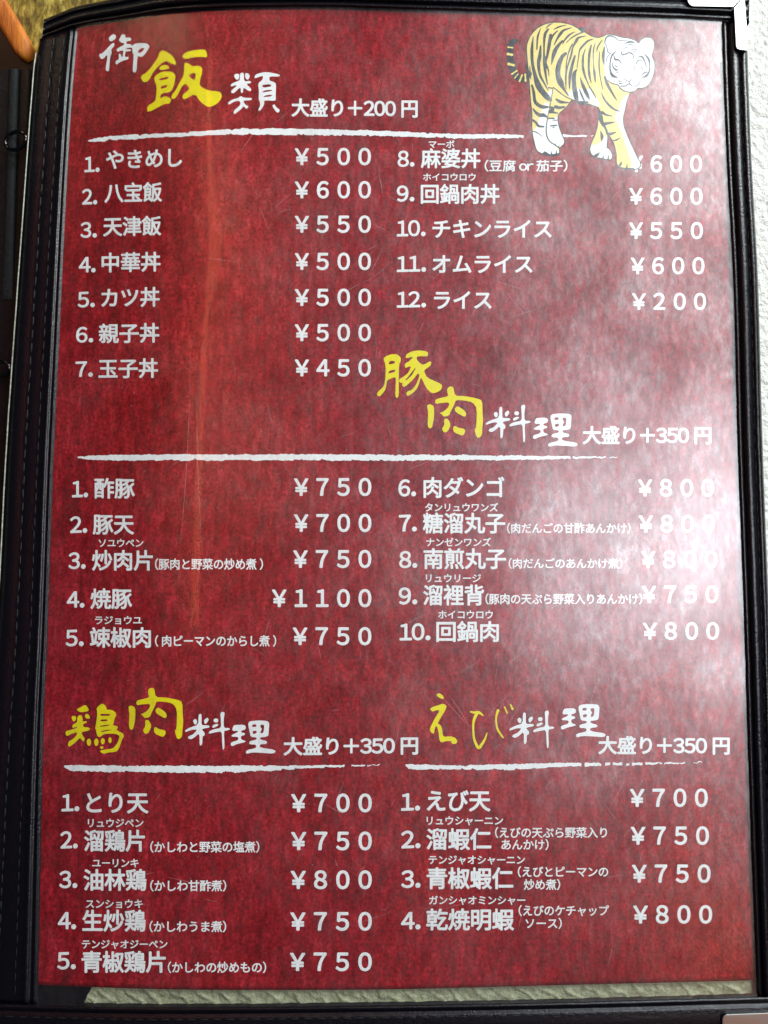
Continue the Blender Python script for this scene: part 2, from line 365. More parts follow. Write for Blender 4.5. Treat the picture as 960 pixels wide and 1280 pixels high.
# clear sleeve with gentle waves in the vinyl
XS = [(0, 178), (60, 190), (120, 212), (200, 238), (290, 262), (340, 256), (400, 238), (470, 219), (560, 202), (700, 190), (780, 186), (1260, 170)]
def sleeve_h(p, px, py):
    H = 1.0; xs = PA(curve(XS, py), py, 0).x; L0 = STREAK_X
    a = (xs*(1+H/CAMP.z)-L0)/(2*H)
    w = a*(p.x-xs)*math.exp(-((p.x-xs)/0.026)**2)
    q = Vector((p.x*13, p.y*9, 3.3)); k = min(1, max(0, (px-380)/250))
    w += k*(0.00042*noise.noise(q)+0.00016*noise.noise(q*2.7)+0.00005*noise.noise(q*6))
    w += (1-k)*0.00003*noise.noise(q*1.4)
    return w
STREAK_X = mirror(222, 420, 1.0).x
vs = []; fs = []; nx, ny = 230, 300
for j in range(ny+1):
    for i in range(nx+1):
        v = j/ny; u = i/nx; y = lerp(20, 1250, v); x = lerp(l_in(y)-1.5, r_in(y)+2.5, u); y = lerp(t_in(x)-2, b_in(x)+1.5, v)
        p = P(x, y, 0.00022); p.z += max(-0.00012, 0.6*sleeve_h(p, x, y)) if False else 0; vs.append((p, x, y))
out = []
for (p, x, y) in vs: out.append(Vector((p.x, p.y, p.z+0.0004+sleeve_h(p, x, y))))
for j in range(ny):
    for i in range(nx): a = j*(nx+1)+i; fs.append((a, a+nx+1, a+nx+2, a+1))
sleeve = mesh('clear_sleeve', out, fs, M_sleeve, folder, True); sleeve['label'] = 'clear worn vinyl sleeve with glare'

# scratches in the vinyl: hair-thin raised burrs
def scratch_mesh():
    vs = []; fs = []
    def add(px, py, ang, L, w):
        n = max(3, int(L/6)); b = random.uniform(-.25, .25)/n; x, y = px, py; a = ang; pts = []
        for i in range(n+1): pts.append((x, y, a)); x += math.cos(a)*L/n; y += math.sin(a)*L/n; a += b
        base = len(vs)
        for i, (x, y, a) in enumerate(pts):
            ww = w*math.sin(math.pi*min(1, max(.06, i/n)))+.04
            for s in (-1, 1):
                xx = x-math.sin(a)*ww*s; yy = y+math.cos(a)*ww*s
                p = P(xx, yy, 0.00022); vs.append(Vector((p.x, p.y, p.z+0.00046+sleeve_h(p, xx, yy))))
        for i in range(n): k = base+2*i; fs.append((k, k+1, k+3, k+2))
    for _ in range(330):
        x = 140+740*random.random()**0.55; y = random.uniform(60, 1180)
        if random.random() < .45: x = random.uniform(600, 880); y = random.uniform(560, 900)
        ang = random.gauss(2.2, .45) if random.random() < .6 else random.uniform(0, math.pi)
        add(x, y, ang, random.choice((8, 12, 18, 30, 45)), random.uniform(.10, .26))
    for x in (238, 247): add(x, 470, math.pi/2+.02, 220, .22)
    for (x, y, a, L) in ((548, 866, .85, 60), (560, 868, .9, 50), (838, 142, .45, 45), (860, 150, .5, 26), (700, 500, -1.0, 60), (715, 505, -.95, 50), (632, 365, .9, 45)): add(x, y, a, L, .3)
    for _ in range(420):
        x = random.uniform(110, 900); y = random.uniform(50, 1220); add(x, y, random.uniform(0, 3.1), random.uniform(.8, 2.2), random.uniform(.3, .55))
    return vs, fs
m, nt, b = mat('scratched_vinyl'); nt.nodes.remove(b)
tr = nt.nodes.new('ShaderNodeBsdfTransparent'); df = N(nt, 'ShaderNodeBsdfDiffuse', Color=(.8, .8, .82, 1)); mx = nt.nodes.new('ShaderNodeMixShader'); mx.inputs[0].default_value = .20
nt.links.new(tr.outputs[0], mx.inputs[1]); nt.links.new(df.outputs[0], mx.inputs[2]); nt.links.new(mx.outputs[0], nt.nodes['Material Output'].inputs[0])
vs, fs = scratch_mesh(); o = mesh('scratches', vs, fs, m, sleeve); o['kind'] = 'stuff'

# metal corner guards (solid, bevelled)
def guard(polys, dz, seamed=True):
    bm = bmesh.new()
    for pts in polys:
        top = [bm.verts.new(P(x, y, dz)) for x, y in pts]; bot = [bm.verts.new(P(x, y, dz-0.0030)) for x, y in pts]; n = len(pts)
        bm.faces.new(top); bm.faces.new(bot[::-1])
        for i in range(n): bm.faces.new((top[i], bot[i], bot[(i+1) % n], top[(i+1) % n]))
    bmesh.ops.recalc_face_normals(bm, faces=bm.faces)
    bmesh.ops.bevel(bm, geom=[e for e in bm.edges], offset=0.00022, segments=3, affect='EDGES', profile=.6)
    me = bpy.data.meshes.new('corner_guard'); bm.to_mesh(me); bm.free()
    return link('corner_guard', me, M_guard, folder)
o = guard([[(854, -34), (859.5, 2), (862, 6), (866, 8), (916.6, 8.6), (929.4, -5), (929, -34)],
           [(917.4, 9.4), (919.8, 57.5), (921, 60.5), (924, 62), (934.8, 63.3), (932.5, 20), (930.6, -5.2)]], 0.0030)
o['label'] = 'mitred polished metal guard on the top right corner'
o = guard([[(904, 1300), (902.8, 1274), (904.3, 1270), (908, 1267.8), (958, 1266), (980, 1265.5), (980, 1300)]], 0.0024)
o['label'] = 'polished metal guard on the bottom right corner'

# bright edge rod along the left, rings, spine behind
def tube(name, pts, r, m, parent, K=8, close=False):
    vs = []; fs = []; n = len(pts)
    for i, p in enumerate(pts):
        a = pts[(i-1) % n] if close else pts[max(0, i-1)]; b = pts[(i+1) % n] if close else pts[min(n-1, i+1)]
        d = (b-a).normalized(); u = d.cross(Vector((0, 0, 1))); u = u.normalized() if u.length > 1e-4 else Vector((1, 0, 0)); v = u.cross(d)
        for k in range(K): t = 2*math.pi*k/K; vs.append(p+u*math.cos(t)*r+v*math.sin(t)*r)
    for i in range(n if close else n-1):
        for k in range(K): j = (i+1) % n; fs.append((i*K+k, i*K+(k+1) % K, j*K+(k+1) % K, j*K+k))
    return mesh(name, vs, fs, m, parent, True)
edge = [P(l_out(y)-1.6+.25*noise.noise(Vector((y*.03, 0, 0))), y, 0.0010) for y in range(66, 900, 9)]
tube('edge_rod', edge, 0.00022, M_edge, folder)
def ring(cx, cy, rx, ry):
    c = PA(cx, cy, -0.0135); R_ = rx/4050*1.0; pts = []
    for k in range(40):
        t = 2*math.pi*k/40
        pts.append(c+Vector((math.cos(t)*R_, math.sin(t)*R_*ry/rx, math.sin(t+1.2)*R_*.35)))
    o = tube('ring', pts, 0.00066, M_ring, folder, 10, True)
ring(19.5, 176, 16.5, 11.5); ring(1, 461, 13.5, 9.5)
ZS = -0.020
spine = slab('spine', [(-60, 84), (48, 88), (30, 700), (-10, 1400), (-140, 1400)], ZS-.004, ZS, M_spine, folder)
def band(name, xl, xr, m, dz):
    vs = []; fs = []; ys = list(range(86, 380, 18))
    for y in ys:
        s = (y-200)*-0.027
        a = xl+s; b = xr+s
        for f, z in ((0, 0), (.08, 1), (.5, 1.25), (.92, 1), (1, 0)): vs.append(PA(lerp(a, b, f), y, ZS+.0002+z*dz*min(1, (390-y)/160)))
    for i in range(len(ys)-1):
        for k in range(4): a = i*5+k; fs.append((a, a+5, a+6, a+1))
    return mesh(name, vs, fs, m, folder, True)
band('spine_strip', 8, 20.5, M_band1, .0016); band('spine_strip', 22.5, 35, M_band2, .0010)
# inner leaves below the sheet give the folder its thickness
vs = [P(x, y, -0.0012) for x, y in ((l_in(60)+3, 40), (895, 32), (938, 1222), (52, 1226))]
bot = [Vector((v.x, v.y, ZT+.0004)) for v in vs]
mesh('inner_leaves', vs+bot, [(0, 1, 2, 3), (7, 6, 5, 4)]+[(i, i+4, (i+1) % 4+4, (i+1) % 4) for i in range(4)], M_lining, folder)
vs = []; fs = []; nx, ny = 60, 60
bb = []
for j in range(ny+1):
    for i in range(nx+1):
        y = lerp(20, 1250, j/ny); x = lerp(l_in(y)-1, r_in(y)+1, i/nx); y = lerp(t_in(x)-1, b_in(x)+1, j/ny); bb.append(P(x, y, -0.0014))
for j in range(ny):
    for i in range(nx): a = j*(nx+1)+i; fs.append((a, a+nx+1, a+nx+2, a+1))
bpy.data.objects.remove(bpy.data.objects['inner_leaves'])
mesh('backing_board', bb, fs, M_lining, folder, True)

# ================================================================ THE MENU SHEET
sheet = thing('menu_sheet', 'red parchment menu sheet with white Japanese dish names, prices and a tiger', 'menu')
vs = []; fs = []; nx, ny = 150, 200
for j in range(ny+1):
    for i in range(nx+1):
        v = j/ny; y = lerp(20, 1235, v); x = lerp(l_in(y)-1, r_in(y)+1.5, i/nx); y = lerp(t_in(x)-1.5, curve_pb(x), v); vs.append(P(x, y, 0))
n0 = len(vs)
for j in range(ny):
    for i in range(nx): a = j*(nx+1)+i; fs.append((a, a+nx+1, a+nx+2, a+1))
for i in range(nx+1): q = vs[ny*(nx+1)+i]; vs.append(Vector((q.x, q.y, q.z-0.0002)))
for i in range(nx): a = ny*(nx+1)+i; b = n0+i; fs.append((a, b, b+1, a+1))
mesh('paper', vs, fs, M_paper, sheet, True)

INK = 0.00005
LAY = [0]
class Ink:
    def __init__(s): s.v = []; s.f = []; s.m = []
    def tri(s, pts2, tris, mi=0, dz=None):
        LAY[0] += 1
        dz = INK+(LAY[0] % 200)*1.2e-7 if dz is None else dz
        bm = bmesh.new(); vv = [bm.verts.new((x, y, 0)) for x, y in pts2]
        for t in tris:
            if len(set(t)) > 2:
                try: bm.faces.new([vv[i] for i in t])
                except ValueError: pass
        if any(x < 260 for x, _ in pts2):
            for _ in range(3):
                es = [e for e in bm.edges if e.calc_length() > 6]
                if not es: break
                bmesh.ops.subdivide_edges(bm, edges=es, cuts=1)
                bmesh.ops.triangulate(bm, faces=[f for f in bm.faces if len(f.verts) > 4])
        b0 = len(s.v); bm.verts.index_update()
        for v in bm.verts: s.v.append(P(v.co.x, v.co.y, dz))
        for f in bm.faces:
            idx = [b0+v.index for v in f.verts]; a, b, c = (s.v[i] for i in idx[:3])
            if (b-a).cross(c-a).z < 0: idx.reverse()
            s.f.append(tuple(idx)); s.m.append(mi)
        bm.free()
    def poly(s, loops, mi=0, dz=None):
        flat = [p for l in loops for p in l]
        tris = tessellate_polygon([[Vector((x, y, 0)) for x, y in l] for l in loops])
        s.tri(flat, tris, mi, dz)
    def stroke(s, pts, mi=0, dz=None, taper=True):
        q = []; n = len(pts)
        for i in range(n-1):
            p0, p1, p2, p3 = pts[max(0, i-1)], pts[i], pts[i+1], pts[min(n-1, i+2)]
            for k in range(4):
                t = k/4; q.append(tuple(.5*((2*p1[c])+(-p0[c]+p2[c])*t+(2*p0[c]-5*p1[c]+4*p2[c]-p3[c])*t*t+(-p0[c]+3*p1[c]-3*p2[c]+p3[c])*t**3) for c in range(3)))
        q.append(tuple(pts[-1])); L = []; Rr = []
        for i in range(len(q)):
            a = q[max(0, i-1)]; b = q[min(len(q)-1, i+1)]; dx, dy = b[0]-a[0], b[1]-a[1]; l = math.hypot(dx, dy) or 1
            w = max(.05, q[i][2])/2; L.append((q[i][0]-dy/l*w, q[i][1]+dx/l*w)); Rr.append((q[i][0]+dy/l*w, q[i][1]-dx/l*w))
        pts2 = L+Rr; m_ = len(L); tris = [(i, i+1, m_+i+1, m_+i) for i in range(m_-1)]
        for (c, w, a, b) in ((q[0], q[0][2]/2, 0, 1), (q[-1], q[-1][2]/2, -1, -2)):   # round ends
            dx = q[a][0]-q[b][0]; dy = q[a][1]-q[b][1]; l = math.hypot(dx, dy) or 1; b0 = len(pts2); ang = math.atan2(dy, dx)
            for k in range(7): t = ang-math.pi/2+math.pi*k/6; pts2.append((c[0]+math.cos(t)*w, c[1]+math.sin(t)*w))
            tris.append(tuple(range(b0, b0+7)))
        s.tri(pts2, tris, mi, dz)
    def build(s, name, mats, label=None):
        o = mesh(name, s.v, s.f, mats, sheet, False, s.m)
        if label: o['label'] = label
        return o
def chaikin(l, t=.22):
    out = []
    for i in range(len(l)):
        a = l[i]; b = l[(i+1) % len(l)]
        out.append((lerp(a[0], b[0], t), lerp(a[1], b[1], t))); out.append((lerp(a[0], b[0], 1-t), lerp(a[1], b[1], 1-t)))
    return out

# ---------------------------------------------------------------- type: glyphs of Blender's built-in font, laid out by hand
GL = {}
def glyph(ch, bold):
    k = (ch, bold)
    if k in GL: return GL[k]
    c = bpy.data.curves.new('type', 'FONT'); c.body = ch; c.size = 1.0; c.offset = bold; c.resolution_u = 4; c.fill_mode = 'FRONT'
    o = bpy.data.objects.new('type', c); COL.objects.link(o)
    dg = bpy.context.evaluated_depsgraph_get(); dg.update(); e = o.evaluated_get(dg); me = e.to_mesh()
    v = [(p.co.x, p.co.y) for p in me.vertices]; f = [tuple(p.vertices) for p in me.polygons]; e.to_mesh_clear()
    bpy.data.objects.remove(o); bpy.data.curves.remove(c)
    GL[k] = (v, f); return GL[k]
DIRS = [(math.cos(2*math.pi*i/8), math.sin(2*math.pi*i/8)) for i in range(8)]
FW_ = {**{str(i): chr(0xFF10+i) for i in range(10)}, 'o': 'ｏ', 'r': 'ｒ'}
EM = 1.0
gv, _ = glyph('国', 0.0)
gx0 = min(p[0] for p in gv); gx1 = max(p[0] for p in gv); gy0 = min(p[1] for p in gv); gy1 = max(p[1] for p in gv)
EM = (gx1-gx0)/0.84; GC = (gy0+gy1)/2; GXC = (gx0+gx1)/2
def type_line(s, x0, x1, yc0, yc1, em, bold=.012, track=0.0, digit_w=.58):
    ink = Ink(); pen = 0.0; items = []; wt = bold*em; bold = 0.0
    for ch in s:
        if ch == ' ': pen += .25; continue
        if ch == '.':
            items.append(('dot', pen+.17)); pen += .36; continue
        if ch in '0123456789or': g = FW_[ch]; adv = digit_w if ch not in 'or' else (.56 if ch == 'o' else .42)
        else: g = ch; adv = 1.0
        off = 0.0
        if ch == '（' or ch == '）': adv = .62; off = -.19 if ch == '（' else .19
        if ch == '＋': adv = .95
        items.append((g, pen+adv/2+off)); pen += adv+track
    V = []; Fc = []
    for g, cx in items:
        b0 = len(V)
        if g == 'dot':
            for k in range(16): t = 2*math.pi*k/16; V.append((cx+.095*math.cos(t), -.285+.095*math.sin(t)))
            Fc.append(tuple(range(b0, b0+16))); continue
        v, f = glyph(g, bold)
        if not v: continue
        for (x, y) in v: V.append(((x-GXC)/EM+cx, (y-GC)/EM))
        Fc += [tuple(i+b0 for i in t) for t in f]
    a = min(p[0] for p in V); b = max(p[0] for p in V); sx = (x1-x0)/(b-a)
    pts = []
    for (x, y) in V:
        u = (x-a)/(b-a); pts.append((x0+u*(x1-x0), lerp(yc0, yc1, u)-y*em))
    ink.tri(pts, Fc, 0, INK)
    n = len(ink.v); fs = list(ink.f); ms = list(ink.m); base = list(ink.v); k = 0
    for (cx, cy) in DIRS:                    # eight nudged copies thicken the strokes
        k += 1; sh = (RX*cx*wt+UP*cy*wt)*(CAMP.z/F)
        for v in base: ink.v.append(v+sh+Vector((0, 0, -4e-7*k)))
        ink.f += [tuple(i+n*k for i in t) for t in fs]; ink.m += ms
    return ink
def T(name, s, x0, x1, yc0, yc1, em, bold=.012, **kw):
    type_line(s, x0, x1, yc0, yc1, em, bold, **kw).build(name, M_white)
BN = .024
def num(s, x0, x1, y, em): T('item_number', s, x0, x1, y+.5, y-.3, em, BN)
def dish(s, x0, x1, y0, y1, em): T('dish_name', s, x0, x1, y0, y1, em, BN)
def price(s, x0, x1, y, em=27.0): T('price', '￥'+''.join(FW_[c] for c in s), x0, x1, y, y, em, .027)
def kana(s, x0, x1, y, em=11.5, y1=None): T('reading', s, x0, x1, y, y if y1 is None else y1, em, .022)
def note(s, x0, x1, y, em=14.0, y1=None): T('note', s, x0, x1, y, y if y1 is None else y1, em, .020)

A = [('1.', 106, 124, 205.5, 'やきめし', 133, 227, 200.5, 197, '500', 196), ('2.', 103, 121, 246, '八宝飯', 131, 202, 242, 240.3, '600', 237.5),
     ('3.', 101, 120.5, 287.5, '天津飯', 129.5, 201, 284, 282.5, '550', 280.5), ('4.', 99, 119, 331, '中華丼', 127.5, 200, 329, 327.5, '500', 327),
     ('5.', 97.5, 118, 374.5, 'カツ丼', 127, 199, 373, 371.5, '500', 372), ('6.', 95.5, 116, 418.5, '親子丼', 124, 198.5, 417.5, 416.5, '500', 416),
     ('7.', 95, 115.5, 461.5, '玉子丼', 123.5, 197, 461.5, 460.5, '450', 460)]
for (n_, a, b, c, d, e, f, g, h, p, q) in A:
    num(n_, a, b, c, 24.5); dish(d, e, f, g, h, 25.5); price(p, 369, 463, q)
B = [('8.', 497.5, 517.5, 198.5, '麻婆丼', 526.5, 600, 198.5, '600', 787.5, 877, 205), ('9.', 496.5, 517.5, 242, '回鍋肉丼', 526.5, 624, 243, '600', 787, 877.5, 245.5),
     ('10.', 496.5, 531.5, 285.5, 'チキンライス', 541, 689, 286.5, '550', 787, 878, 288.5), ('11.', 496.5, 532, 330, 'オムライス', 541, 665, 330.5, '600', 789, 880, 332.5),
     ('12.', 496.5, 532, 374.5, 'ライス', 543, 614, 375.5, '200', 790.5, 882, 377)]
for (n_, a, b, c, d, e, f, g, p, x0, x1, q) in B:
    num(n_, a, b, c, 25.2); dish(d, e, f, g, g, 25.5); price(p, x0, x1, q, 26.5)
kana('マーボ', 536, 568, 180.5, 10.5); kana('ホイコウロウ', 529, 594.5, 221.5, 10.5); note('（豆腐 or 茄子）', 606, 709, 207.5, 15)
C_ = [('1.', 90.5, 109.5, 611.5, '酢豚', 118.5, 168, 611, '750', 368, 609), ('2.', 88, 108.5, 656, '豚天', 116.5, 167, 656, '700', 368, 654),
      ('3.', 86, 106.5, 701, '炒肉片', 115.5, 190.5, 701, '750', 367, 699), ('4.', 84, 105, 749.5, '焼豚', 113.5, 164.5, 749, '1100', 340.5, 748),
      ('5.', 82.5, 104, 797.5, '竦椒肉', 113, 188, 797.5, '750', 366.5, 795.5)]
for (n_, a, b, c, d, e, f, g, p, x0, q) in C_:
    num(n_, a, b, c, 26); dish(d, e, f, g, g, 26.5); price(p, x0, 463.5, q, 28)
kana('ソユウペン', 123.5, 179, 679); note('（豚肉と野菜の炒め煮 ）', 194, 328.5, 705.5, 14.5)
kana('ラジョウユ', 119, 177, 775.5); note('（ 肉ピーマンのからし煮 ）', 194, 345, 801.5, 14.5)
D = [('6.', 498.5, 519.5, 610, '肉ダンゴ', 530, 630, 610, '800', 798, 892, 610), ('7.', 499, 520.5, 654, '糖溜丸子', 529, 631, 654.5, '800', 799, 893, 655),
     ('8.', 499.5, 521, 699.5, '南煎丸子', 530, 632, 699, '800', 802, 896, 699.5), ('9.', 499, 521, 745, '溜裡背', 529.5, 604.5, 744.5, '750', 803, 897, 743),
     ('10.', 500, 537.5, 790, '回鍋肉', 546, 623, 790, '800', 804, 898, 789)]
for (n_, a, b, c, d, e, f, g, p, x0, x1, q) in D:
    num(n_, a, b, c, 26.5); dish(d, e, f, g, g, 26.8); price(p, x0, x1, q, 27)
kana('タンリュウワンズ', 531.5, 622.5, 634.5); note('（肉だんごの甘酢あんかけ）', 634, 788, 660.5, 13.5)
kana('ナンゼンワンズ', 533, 613.5, 678); note('（肉だんごのあんかけ煮）', 636, 777.5, 704.5, 13.5)
kana('リュウリージ', 532.5, 601, 723); note('（豚肉の天ぷら野菜入りあんかけ）', 607, 802.5, 749, 14)
kana('ホイコウロウ', 548, 616, 768.5)
E = [('1.', 77.5, 98.5, 1003.5, 'とり天', 108.5, 185, 1004, '700', 364.5, 1004), ('2.', 76, 96.5, 1050, '溜鶏片', 105.5, 180.5, 1051.5, '750', 364.5, 1051.5),
     ('3.', 74.5, 96, 1099.5, '油林鶏', 105, 182.5, 1100.5, '800', 364, 1100), ('4.', 73, 94.5, 1151, '生炒鶏', 103.5, 181.5, 1151.5, '750', 363.5, 1152),
     ('5.', 72, 94, 1201, '青椒鶏片', 102.5, 206.5, 1203, '750', 363, 1202.5)]
for (n_, a, b, c, d, e, f, g, p, x0, q) in E:
    num(n_, a, b, c, 27); dish(d, e, f, g, g, 28); price(p, x0, 464, q, 29)
kana('リュウジペン', 110, 179, 1029, 12); note('（かしわと野菜の塩煮）', 188, 324, 1059, 14.5)
kana('ユーリンキ', 115.5, 173, 1079, 12); note('（かしわ甘酢煮）', 188, 282.5, 1107.5, 14.5)
kana('スンショウキ', 107.5, 178, 1130, 12); note('（かしわうま煮）', 187, 282.5, 1158.5, 14.5)
kana('テンジャオジーペン', 102.5, 209, 1180.5, 12); note('（かしわの炒めもの）', 210, 332.5, 1209.5, 14.5)
G = [('1.', 502, 524.5, 1002.5, 'えび天', 534, 612.5, 1001.5, '700', 788, 884, 997.5), ('2.', 502, 525, 1049.5, '溜蝦仁', 533.5, 613.5, 1049.5, '750', 789, 885.5, 1044.8),
     ('3.', 502, 525, 1099, '青椒蝦仁', 534, 641, 1098.5, '750', 790.5, 887.5, 1092.3), ('4.', 502, 525, 1151, '乾焼明蝦', 533.5, 642, 1150, '800', 792, 889.5, 1143.3)]
for (n_, a, b, c, d, e, f, g, p, x0, x1, q) in G:
    num(n_, a, b, c, 27.5); dish(d, e, f, g, g, 28); price(p, x0, x1, q, 28.5)
kana('リュウシャーニン', 533.5, 628.5, 1026, 12); note('（えびの天ぷら野菜入り', 619, 758.5, 1041, 14); note('あんかけ）', 627, 685.5, 1056, 14)
kana('テンジャオシャーニン', 536, 656, 1075, 12); note('（えびとピーマンの', 647.5, 760, 1090, 14); note('炒め煮）', 655, 700, 1106, 14)
kana('ガンシャオミンシャー', 536.5, 656.5, 1125.5, 12); note('（えびのケチャップ', 648.5, 761, 1138.5, 14); note('ソース）', 657, 702, 1154.5, 14)
for (s, x0, x1, y0, y1) in (('大盛り＋200 円', 365, 521.5, 135, 136.2), ('大盛り＋350 円', 729, 888.5, 544.5, 544.5), ('大盛り＋350 円', 355, 522, 933.5, 932.3), ('大盛り＋350 円', 748.5, 911.5, 932, 932.5)):
    T('portion_price', s, x0, x1, y0, y1, 23.5, .030)

# ---------------------------------------------------------------- ragged brush rules
def rule(st, seed, breaks):
    ink = Ink(); rnd = random.Random(seed); x0, x1 = st[0][0], st[-1][0]
    top = [(s[0], s[1]) for s in st]; bot = [(s[0], s[2]) for s in st]; seg = []; x = x0
    def flush():
        if len(seg) > 2:
            n = len(seg); pts = [(a, b) for a, b, c in seg]+[(a, c) for a, b, c in seg]
            ink.tri(pts, [(i, i+1, n+i+1, n+i) for i in range(n-1)], 0, INK)
        seg.clear()
    jt = jb = 0
    while x <= x1:
        a = curve(top, x); c = curve(bot, x); jt = jt*.6+rnd.uniform(-.45, .45); jb = jb*.6+rnd.uniform(-.5, .5)
        if rnd.random() < .07: jb += rnd.choice((-1.4, .9))
        if rnd.random() < .05: jt += rnd.choice((1.2, -.8))
        a += jt; c += jb; fb = max(0, (x-breaks)/(x1-breaks+.01))
        if c-a < .3: c = a+.3
        if fb > 0:
            q = .5+.5*noise.noise(Vector((x*.35, seed*3.7, 0))); h = (c-a)*(1-.75*fb*q*1.2); sh_ = (noise.noise(Vector((x*.22, seed, 5))))*fb*1.5
            md = (a+c)/2+sh_; a, c = md-max(.45, h)/2, md+max(.45, h)/2
        if fb > 0 and rnd.random() < .02+.13*fb*fb:
            flush(); x += rnd.uniform(0, 2.5)
        else: seg.append((x, a, c))
        x += 1.3
    flush(); ink.build('rule', M_white)
rule([(110, 175.6, 176.2), (125, 171.8, 176.8), (150, 169.3, 174.3), (250, 164.3, 169.6), (285, 161.6, 168.6), (350, 160.6, 168.6), (480, 163.6, 170), (555, 167, 172.4), (655, 168, 173)], 3, 640)
rule([(703, 168.2, 171.8), (722, 168.6, 171), (746, 169, 170.4)], 4, 725)
rule([(97, 570.6, 571.4), (108, 569.6, 574.4), (150, 568.6, 575.4), (300, 568, 575.2), (480, 568.4, 576), (585, 569, 575.2), (700, 570, 574), (775, 570.6, 572)], 5, 660)
rule([(80, 957, 958.5), (90, 956.6, 963.5), (150, 957, 964.5), (250, 957.2, 966), (300, 957, 965), (360, 957, 962), (476, 955, 957)], 6, 350)
rule([(507, 955.8, 957), (512, 955.6, 961.2), (560, 956.6, 961.8), (640, 955, 962), (700, 953.6, 958.6), (800, 952.8, 957), (880, 952, 954)], 8, 690)

# ---------------------------------------------------------------- brush-written heading characters
def brush(loops_list, ox, oy, sc, m, label, strokes=(), tx=lambda x, y: (x, y), smooth=True):
    ink = Ink()
    for loops in loops_list:
        ink.poly([chaikin([tx(ox+x/sc, oy+y/sc) for x, y in l]) for l in loops], 0, INK)
    for s in strokes:
        ink.stroke([(*tx(ox+x/sc, oy+y/sc), w/sc) for x, y, w in s], 0)
    ink.build('heading_character', m, label)
brush([[[(245,150),(320,85),(365,120),(350,165),(275,210)]],
 [[(290,240),(320,220),(340,240),(325,285),(285,325),(298,370),(270,440),(255,640),(235,650),(200,630),(235,420),(215,405),(185,450),(145,468),(125,450),(105,405),(125,385),(160,378)]],
 [[(430,135),(440,105),(465,93),(500,105),(502,150),(560,138),(592,165),(580,190),(520,200),(512,240),(580,240),(605,270),(640,235),(720,225),(820,230),(868,275),(840,320),(790,400),(740,438),(685,415),(675,520),(665,665),(610,665),(615,560),(628,400),(605,370),(608,292),(515,300),(520,320),(575,318),(590,340),(545,350),(505,350),(490,425),(520,440),(540,425),(553,465),(480,485),(410,515),(370,552),(352,525),(360,490),(405,470),(400,380),(440,400),(435,430),(465,430),(460,400),(475,340),(420,340),(385,362),(365,320),(410,290),(485,250),(480,225),(440,220),(400,185)],
  [(690,340),(740,300),(788,300),(775,330),(740,365),(700,378)]]], 115, 35, 12, M_white, 'white brush written character 御')
brush([[[(40,325),(120,275),(225,130),(232,85),(275,60),(370,120),(405,200),(380,207),(290,160),(180,265),(125,372),(75,385)]],
 [[(232,262),(240,225),(285,207),(328,220),(330,250)]],
 [[(180,350),(195,315),(260,275),(350,275),(390,300),(395,330),(375,430),(345,480),(250,495),(240,548),(285,520),(355,545),(335,600),(290,595),(115,690),(112,620),(190,575),(200,540),(210,430)],
  [(232,345),(320,325),(328,345),(240,368)], [(248,425),(310,405),(310,432),(250,450)]],
 [[(460,130),(485,90),(560,65),(680,52),(705,75),(712,135),(660,128),(580,130),(500,152)]],
 [[(482,195),(505,185),(550,210),(560,225),(630,215),(662,240),(660,290),(640,360),(635,420),(720,465),(830,475),(857,500),(855,540),(820,590),(760,625),(715,630),(640,575),(590,495),(480,558),(462,530),(480,490),(500,485),(540,440),(480,385),(400,540),(357,552),(354,515),(400,460),(430,395),(480,310)],
  [(522,320),(560,290),(600,290),(588,368)]]], 170, 55, 8, M_yellow, 'large yellow brush written character 飯')
brush([[[(150,165),(185,145),(225,150),(232,185),(215,235),(180,235),(155,190)]],
 [[(315,160),(330,132),(375,150),(388,190),(360,240),(325,220)]],
 [[(240,150),(260,130),(300,135),(300,245),(330,262),(375,250),(410,270),(400,290),(330,295),(410,375),(405,405),(370,405),(290,350),(285,430),(255,438),(248,340),(150,440),(110,435),(108,400),(200,320),(160,320),(110,340),(98,325),(120,290),(200,260),(238,240)]],
 [[(235,490),(260,480),(290,505),(415,510),(418,530),(400,545),(290,548),(305,590),(340,625),(370,630),(345,672),(325,665),(290,630),(265,670),(165,750),(142,740),(155,690),(220,640),(250,600),(235,550),(160,560),(75,610),(60,600),(70,570),(130,530),(215,510)]],
 [[(455,205),(470,160),(560,130),(640,118),(835,155),(835,190),(680,185),(680,250),(750,270),(782,300),(775,450),(778,550),(720,550),(600,545),(605,600),(570,665),(530,708),(512,690),(545,620),(535,552),(520,545),(525,400),(510,290),(575,240),(590,175),(520,195),(470,215)],
  [(565,315),(690,300),(718,335),(590,358)], [(560,430),(610,395),(720,385),(722,405)], [(578,500),(620,470),(720,458),(715,485)]],
 [[(720,625),(755,600),(785,650),(842,690),(815,735),(775,710)]]], 280, 80, 12, M_white, 'white brush written character 類')
